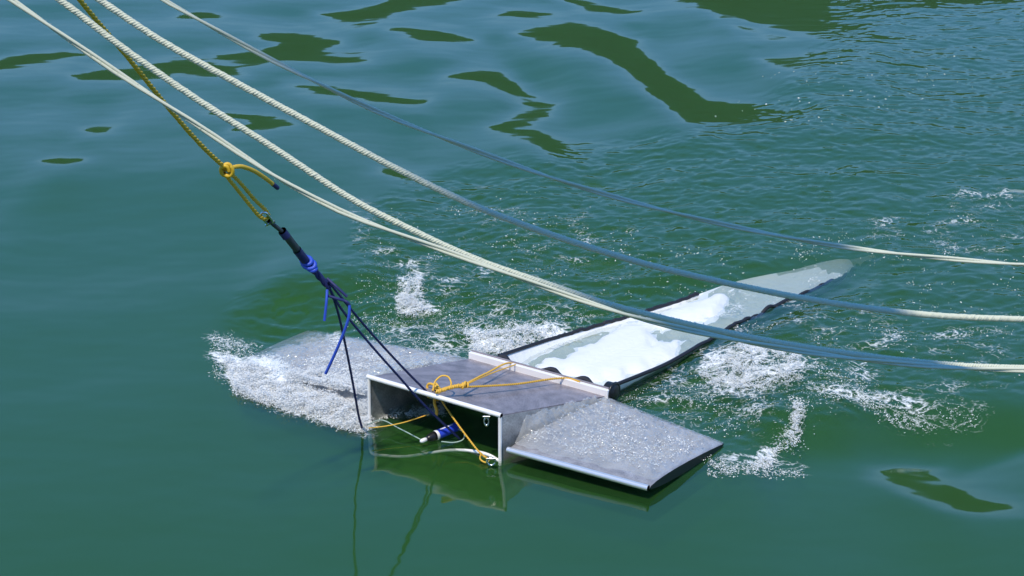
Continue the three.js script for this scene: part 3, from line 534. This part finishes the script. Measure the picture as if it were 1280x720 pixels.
{
  const t = thing('bridle', 'dark blue rope bridle with three legs fanning down to the box', 'rope');
  part('cable_end', rod(atZ(336, 276, -6.955), atZ(357, 293, -7.0), 0.0068, 10), M.grey, t, 'grey thimble cable below the shackle');
  const sl = part('sleeve', tube([atZ(353, 288, -6.99), atZ(362, 300, -7.02), atZ(379, 322, -7.08)], 0.0125, 20, 12), M.grey, t, 'dark grey taped sleeve');
  for (const [q, w, r] of [[[353, 289, -6.99], [358, 296, -7.0], 0.0142], [[371, 312, -7.05], [381, 325, -7.09], 0.0145]]) part('band', tube([atZ(...q), atZ(...w)], r, 4, 12), M.navy, sl);
  const k = []; for (let i = 0; i <= 60; i++) { const f = i / 60, a = f * Math.PI * 7; const c = atZ(379 + 14 * f, 322 + 15 * f, -7.1); k.push(c.add(V(Math.cos(a) * 0.0185 * Math.sin(f * 2.6 + 0.35), Math.sin(a) * 0.0125 * Math.sin(f * 2.6 + 0.35), Math.cos(a + 1) * 0.013))); }
  part('knot', tube(k, 0.0072, 200, 8), M.blue, t, 'bright blue knot');
  const bundle = []; for (let s = 0; s < 4; s++) { const q = []; for (let i = 0; i <= 20; i++) { const f = i / 20, a = f * 5 + s * 1.57; q.push(atZ(388 + 23 * f + Math.cos(a) * 2.6 * (1 - 0.3 * f), 333 + 26 * f + Math.sin(a) * 2.4, -7.11 - 0.03 * f + 0.006 * Math.sin(a))); } bundle.push(tube(q, 0.0058, 40, 7)); }
  part('bundle', mergeGeometries(bundle), M.navy, t);
  legEnds.forEach((l) => part('leg', twisted(l.map((p) => atZ(...p)), 0.0044, 0.03), M.navy, t));
  part('tail', tube([[406, 352, -7.12], [411, 385, -7.11], [424, 383, -7.09], [437, 381, -7.08], [436, 396, -7.07], [428, 420, -7.07], [416, 448, -7.08], [407, 467, -7.09]].slice(3).map((p) => atZ(...p)), 0.0048, 40, 8), M.blue, t, 'loose bright blue tail');
  part('tail', tube([[411, 370, -7.12], [424, 374, -7.1], [433, 377, -7.08], [437, 381, -7.08]].map((p) => atZ(...p)), 0.0048, 24, 8), M.navy, t);
  part('tail', tube([[409, 362, -7.12], [408, 378, -7.1], [405.5, 401, -7.09]].map((p) => atZ(...p)), 0.0045, 20, 8), M.blue, t);
  part('tail', tube([[409, 348, -7.12], [420, 358, -7.1], [434, 371, -7.09]].map((p) => atZ(...p)), 0.0048, 20, 8), M.navy, t);
}
// ------------------------------------------------------------------ yellow cord from the front rim to the rear flange
{
  const t = thing('yellow_cord', 'thin yellow cord knotted at the front rim and spread over the plate', 'rope');
  const N = atZ(543, 489, -7.60), up = (p, y) => p.clone().add(V(0, y, 0));
  const onBar = (f) => bar0.clone().lerp(bar1, f).add(V(0, 0.026, 0));
  const g0 = atY(574, 484, 0.19);
  part('strand', twisted([g0, g0.clone().lerp(onBar(0.31), 0.5).add(V(0, 0.006, 0)), onBar(0.31), onBar(0.33).add(V(0, -0.012, 0)).addScaledVector(back, 0.014)], 0.0034, 0.016, 2), M.gold, t);
  part('strand', twisted([g0.clone().add(V(0.003, 0.001, 0.004)), g0.clone().lerp(onBar(0.30), 0.5).add(V(0.004, 0.001, 0.008)), onBar(0.34)], 0.0026, 0.016, 2), M.gold, t);
  part('strand', twisted([g0, g0.clone().lerp(onBar(0.70), 0.5).add(V(0, -0.006, 0)), onBar(0.70), onBar(0.80).add(V(0, 0.001, 0))], 0.0042, 0.020, 2), M.gold, t);
  { const a = atY(545, 490, 0.19), b = atY(582, 481, 0.195);
    part('lashing', twisted([a, a.clone().lerp(b, 0.5).add(V(0, 0.004, 0)), b], 0.0075, 0.022, 3, 0, 0.25), M.gold, t);
    part('stopper_knot', (() => { const k = []; for (let i = 0; i <= 50; i++) { const f = i / 50, w = f * 21, r = 0.0105 * Math.sin(0.5 + f * 2.2); k.push(b.clone().addScaledVector(b.clone().sub(a).normalize(), (f - 0.6) * 0.024).add(V(0.003 * Math.cos(w * 0.7), r * Math.sin(w), r * Math.cos(w + 0.6 * Math.sin(f * 9))))); } return tube(k, 0.0042, 220, 6); })(), M.gold, t);
  }
  part('knot', (() => { const k = []; for (let i = 0; i <= 90; i++) { const f = i / 90, a = f * 24; k.push(N.clone().add(V(0.026 * Math.sin(a) * Math.cos(f * 9), 0.025 * Math.cos(a * 0.9 + f), 0.018 * Math.sin(a * 1.3 + 1)))); } return tube(k, 0.0048, 400, 6); })(), M.gold, t);
  part('loop', tube([[541, 489, 0.18], [544, 477, 0.2], [552, 470, 0.215], [560, 471, 0.215], [564, 479, 0.2], [562, 485, 0.19]].map((p) => atY(...p)), 0.0033, 50, 7), M.gold, t);
  const down = part('hanging_end', twisted([[545, 493, -7.57], [543, 503, -7.57], [546, 513, -7.57], [545, 521, -7.575]].map((p) => atZ(...p)), 0.0058, 0.02, 3), M.gold, t);
  part('strand', twisted([[547, 493, -7.585], [562, 516, -7.52], [583, 545, -7.43], [601, 567, -7.345], [612, 575, -7.32]].map((p) => atZ(...p)), 0.0036, 0.022, 2), M.gold, t, 'strand running to the lower right corner');
  part('strand', tube([[602, 566, -7.34], [600, 573, -7.335], [607, 578, -7.32], [614, 573, -7.315]].map((p) => atZ(...p)), 0.003, 30, 6), M.gold, t);
  const e = part('ring', new THREE.TorusGeometry(0.012, 0.003, 8, 20).translate(N.x - 0.008, N.y - 0.008, N.z + 0.016), M.steel, t, 'small steel ring in the knot');
}
// ------------------------------------------------------------------ the flow meter afloat in the mouth
{
  const t = thing('flow_meter', 'blue cylinder with a black collar and white nose tied inside the mouth', 'flow meter');
  const a = atY(528, 551, 0.014), b = atY(572, 533, 0.026), d = b.clone().sub(a), n = d.clone().normalize(), q = new THREE.Quaternion().setFromUnitVectors(V(0, 1, 0), n), L = d.length();
  const lathe = (prof) => new THREE.LatheGeometry(prof.map(([r, y]) => new THREE.Vector2(r, y * L)), 28).applyQuaternion(q).translate(a.x, a.y, a.z);
  part('body', lathe([[0, 0.36], [0.0155, 0.36], [0.0168, 0.4], [0.0168, 0.93], [0.015, 0.99], [0, 1]]), new THREE.MeshStandardMaterial({ name: 'blue_plastic', color: rgb(0.03, 0.07, 0.62), roughness: 0.3 }), t);
  part('band', lathe([[0.0172, 0.355], [0.0178, 0.37], [0.0178, 0.41], [0.0172, 0.425]]), M.edge, t, 'pale band between body and collar');
  part('collar', lathe([[0, 0.11], [0.008, 0.11], [0.0125, 0.18], [0.0162, 0.3], [0.0166, 0.36], [0, 0.36]]), M.rubber, t, 'black tapering collar');
  part('nose', lathe([[0, -0.06], [0.005, -0.05], [0.0078, 0.0], [0.0078, 0.07], [0.006, 0.12], [0, 0.12]]), M.edge, t, 'white rounded nose');
  const V2 = V(0, 1, 0), lbl = place(box(L * 0.36, 0.0012, 0.006, 0.0004), a.clone().lerp(b, 0.68).add(V(0, 0.0166, 0.003)), d, V2);
  part('print_stripe', lbl, M.edge, t, 'white printed stripe');
  part('tether', tube([[459, 531, 0.03], [476, 525, 0.03], [500, 536, 0.024], [527, 550, 0.014]].map((p) => atY(...p)), 0.0022, 50, 6), M.tealCord, t, 'pale cord to the left panel');
  part('tether', tube([[572, 536, 0.024], [580, 541, 0.03], [578, 550, 0.028], [568, 553, 0.02], [552, 552, 0.012]].map((p) => atY(...p)), 0.0022, 40, 6), M.tealCord, t, 'slack pale cord looping back from the tail');
  part('tether', tube([[461, 535, 0.03], [480, 533, 0.035], [505, 528, 0.045], [536, 518, 0.06]].map((p) => atY(...p)), 0.0022, 50, 6), M.gold, t, 'thin yellow line across the left half of the mouth');
}

// ------------------------------------------------------------------ the pale ropes in front
const ROPES = [
  [[[150, -36], [205, 0], [260, 31], [330, 70], [400, 105], [480, 143], [560, 175], [640, 205], [720, 232], [800, 255], [880, 275], [960, 292], [1050, 308], [1150, 320], [1280, 331], [1400, 336]], 0.0058, 'uppermost of the four pale ropes, ending far right in bright sun', 0],
  [[[70, -38], [125, 0], [200, 50], [300, 106], [400, 160], [500, 213], [600, 260], [700, 297], [800, 328], [900, 352], [1000, 372], [1100, 387], [1180, 395], [1280, 399], [1400, 400]], 0.0072, 'second pale rope from the top, below the uppermost one', 0.1],
  [[[20, -37], [75, 0], [150, 57], [240, 120], [350, 190], [440, 249], [520, 290], [600, 326], [690, 357], [760, 380], [830, 398], [900, 414], [1000, 433], [1100, 447], [1200, 457], [1290, 460], [1400, 461]], 0.0072, 'frayed fuzzy pale rope that meets the lowest rope above the net', 0.2],
  [[[-50, -42], [15, 0], [80, 45], [150, 93], [240, 152], [350, 224], [430, 266], [500, 293], [560, 315], [640, 344], [720, 373], [800, 398], [900, 421], [1000, 439], [1100, 452], [1200, 460], [1290, 463], [1400, 465]], 0.0066, 'lowest pale rope, crossing in front of the yellow tow rope', 0.0],
];
const ropeD = (px, k) => lerp(4.7, 5.35, px / 1280) + k * 0.3;
ROPES.forEach(([p, r, label, k], n) => {
  const pts = p.map(([x, y]) => atD(x, y, ropeD(x, k)));
  const t = thing('pale_rope', label, 'rope', 'pale ropes hanging across the view');
  part('strands', n === 0 || n === 3 ? twisted(pts, r, 0.55, 2, 1.2 + n, 0.03) : twisted(pts, r, 0.026, 4, n, 0.14), M.rope, t);
  const c = curve(pts), L = c.getLength(), f = [], N = n === 2 ? 2600 : 700;
  for (let i = 0; i < N; i++) {
    const u = rnd(), o = c.getPointAt(u), tg = c.getTangentAt(u), a = V(rnd() - 0.5, rnd() - 0.5, rnd() - 0.5).cross(tg).normalize(), len = (n === 2 ? 0.004 : 0.002) * (0.5 + rnd());
    o.addScaledVector(a, r * 0.8);
    f.push(new THREE.ConeGeometry(0.0005, len + 0.002, 3, 1, true).applyQuaternion(new THREE.Quaternion().setFromUnitVectors(V(0, 1, 0), a.clone().addScaledVector(tg, (rnd() - 0.5) * 1.6).normalize())).translate(o.x, o.y, o.z));
  }
  tag(part('loose_fibres', mergeGeometries(f), M.rope, t), null, null, null, 'stuff');
});
// the awning outside the frame whose shade falls on the middle of the ropes
{
  const t = thing('awning', 'canvas awning above the ropes, outside the picture', 'awning'), far = 1.2;
  const corner = (px, py) => atD(px, py, ropeD(px, 0.1)).addScaledVector(SUN, far);
  const q = [corner(-185, -300), corner(440, -300), corner(1225, 490), corner(925, 470)];
  const n = V().crossVectors(q[1].clone().sub(q[0]), q[3].clone().sub(q[0])).normalize();
  part('canvas', slab(q, 0.02, 1, n), M.canvas, t);
  for (let i = 0; i < 4; i++) part('frame_tube', rod(q[i].clone().addScaledVector(n, -0.03), q[(i + 1) % 4].clone().addScaledVector(n, -0.03), 0.02, 10), M.edge, t);
}
// the ship that the photograph is taken from: only its bulk, behind and below the lens
{
  const t = thing('work_boat', 'dark hulled boat behind the camera, outside the picture', 'boat'), navy = new THREE.MeshStandardMaterial({ name: 'dark_hull_paint', color: rgb(0.015, 0.02, 0.03), roughness: 0.5 }), grey = new THREE.MeshStandardMaterial({ name: 'deck_paint', color: rgb(0.12, 0.13, 0.13), roughness: 0.7 });
  const sh = new THREE.Shape([[-7, 0.9], [6, 0.9], [9, 2.2], [10.5, 4.2], [9, 6.2], [6, 7.5], [-7, 7.5]].map(([x, z]) => new THREE.Vector2(x, z)));
  part('hull', new THREE.ExtrudeGeometry(sh, { depth: 2.6, bevelEnabled: true, bevelSize: 0.08, bevelThickness: 0.08, bevelSegments: 2 }).rotateX(Math.PI / 2).translate(0, 2.0, 0), navy, t);
  part('bulwark', box(13, 0.55, 0.08, 0.02).translate(-0.5, 2.32, 0.95), navy, t);
  const cab = part('cabin', box(6, 3.6, 3.2, 0.1).translate(-2.5, 3.85, 4.6), grey, t);
  for (let i = 0; i < 4; i++) part('window', box(0.9, 0.7, 0.05, 0.02).translate(-4.6 + i * 1.4, 4.6, 2.98), M.rubber, cab);
}
renderer.render(scene, camera);
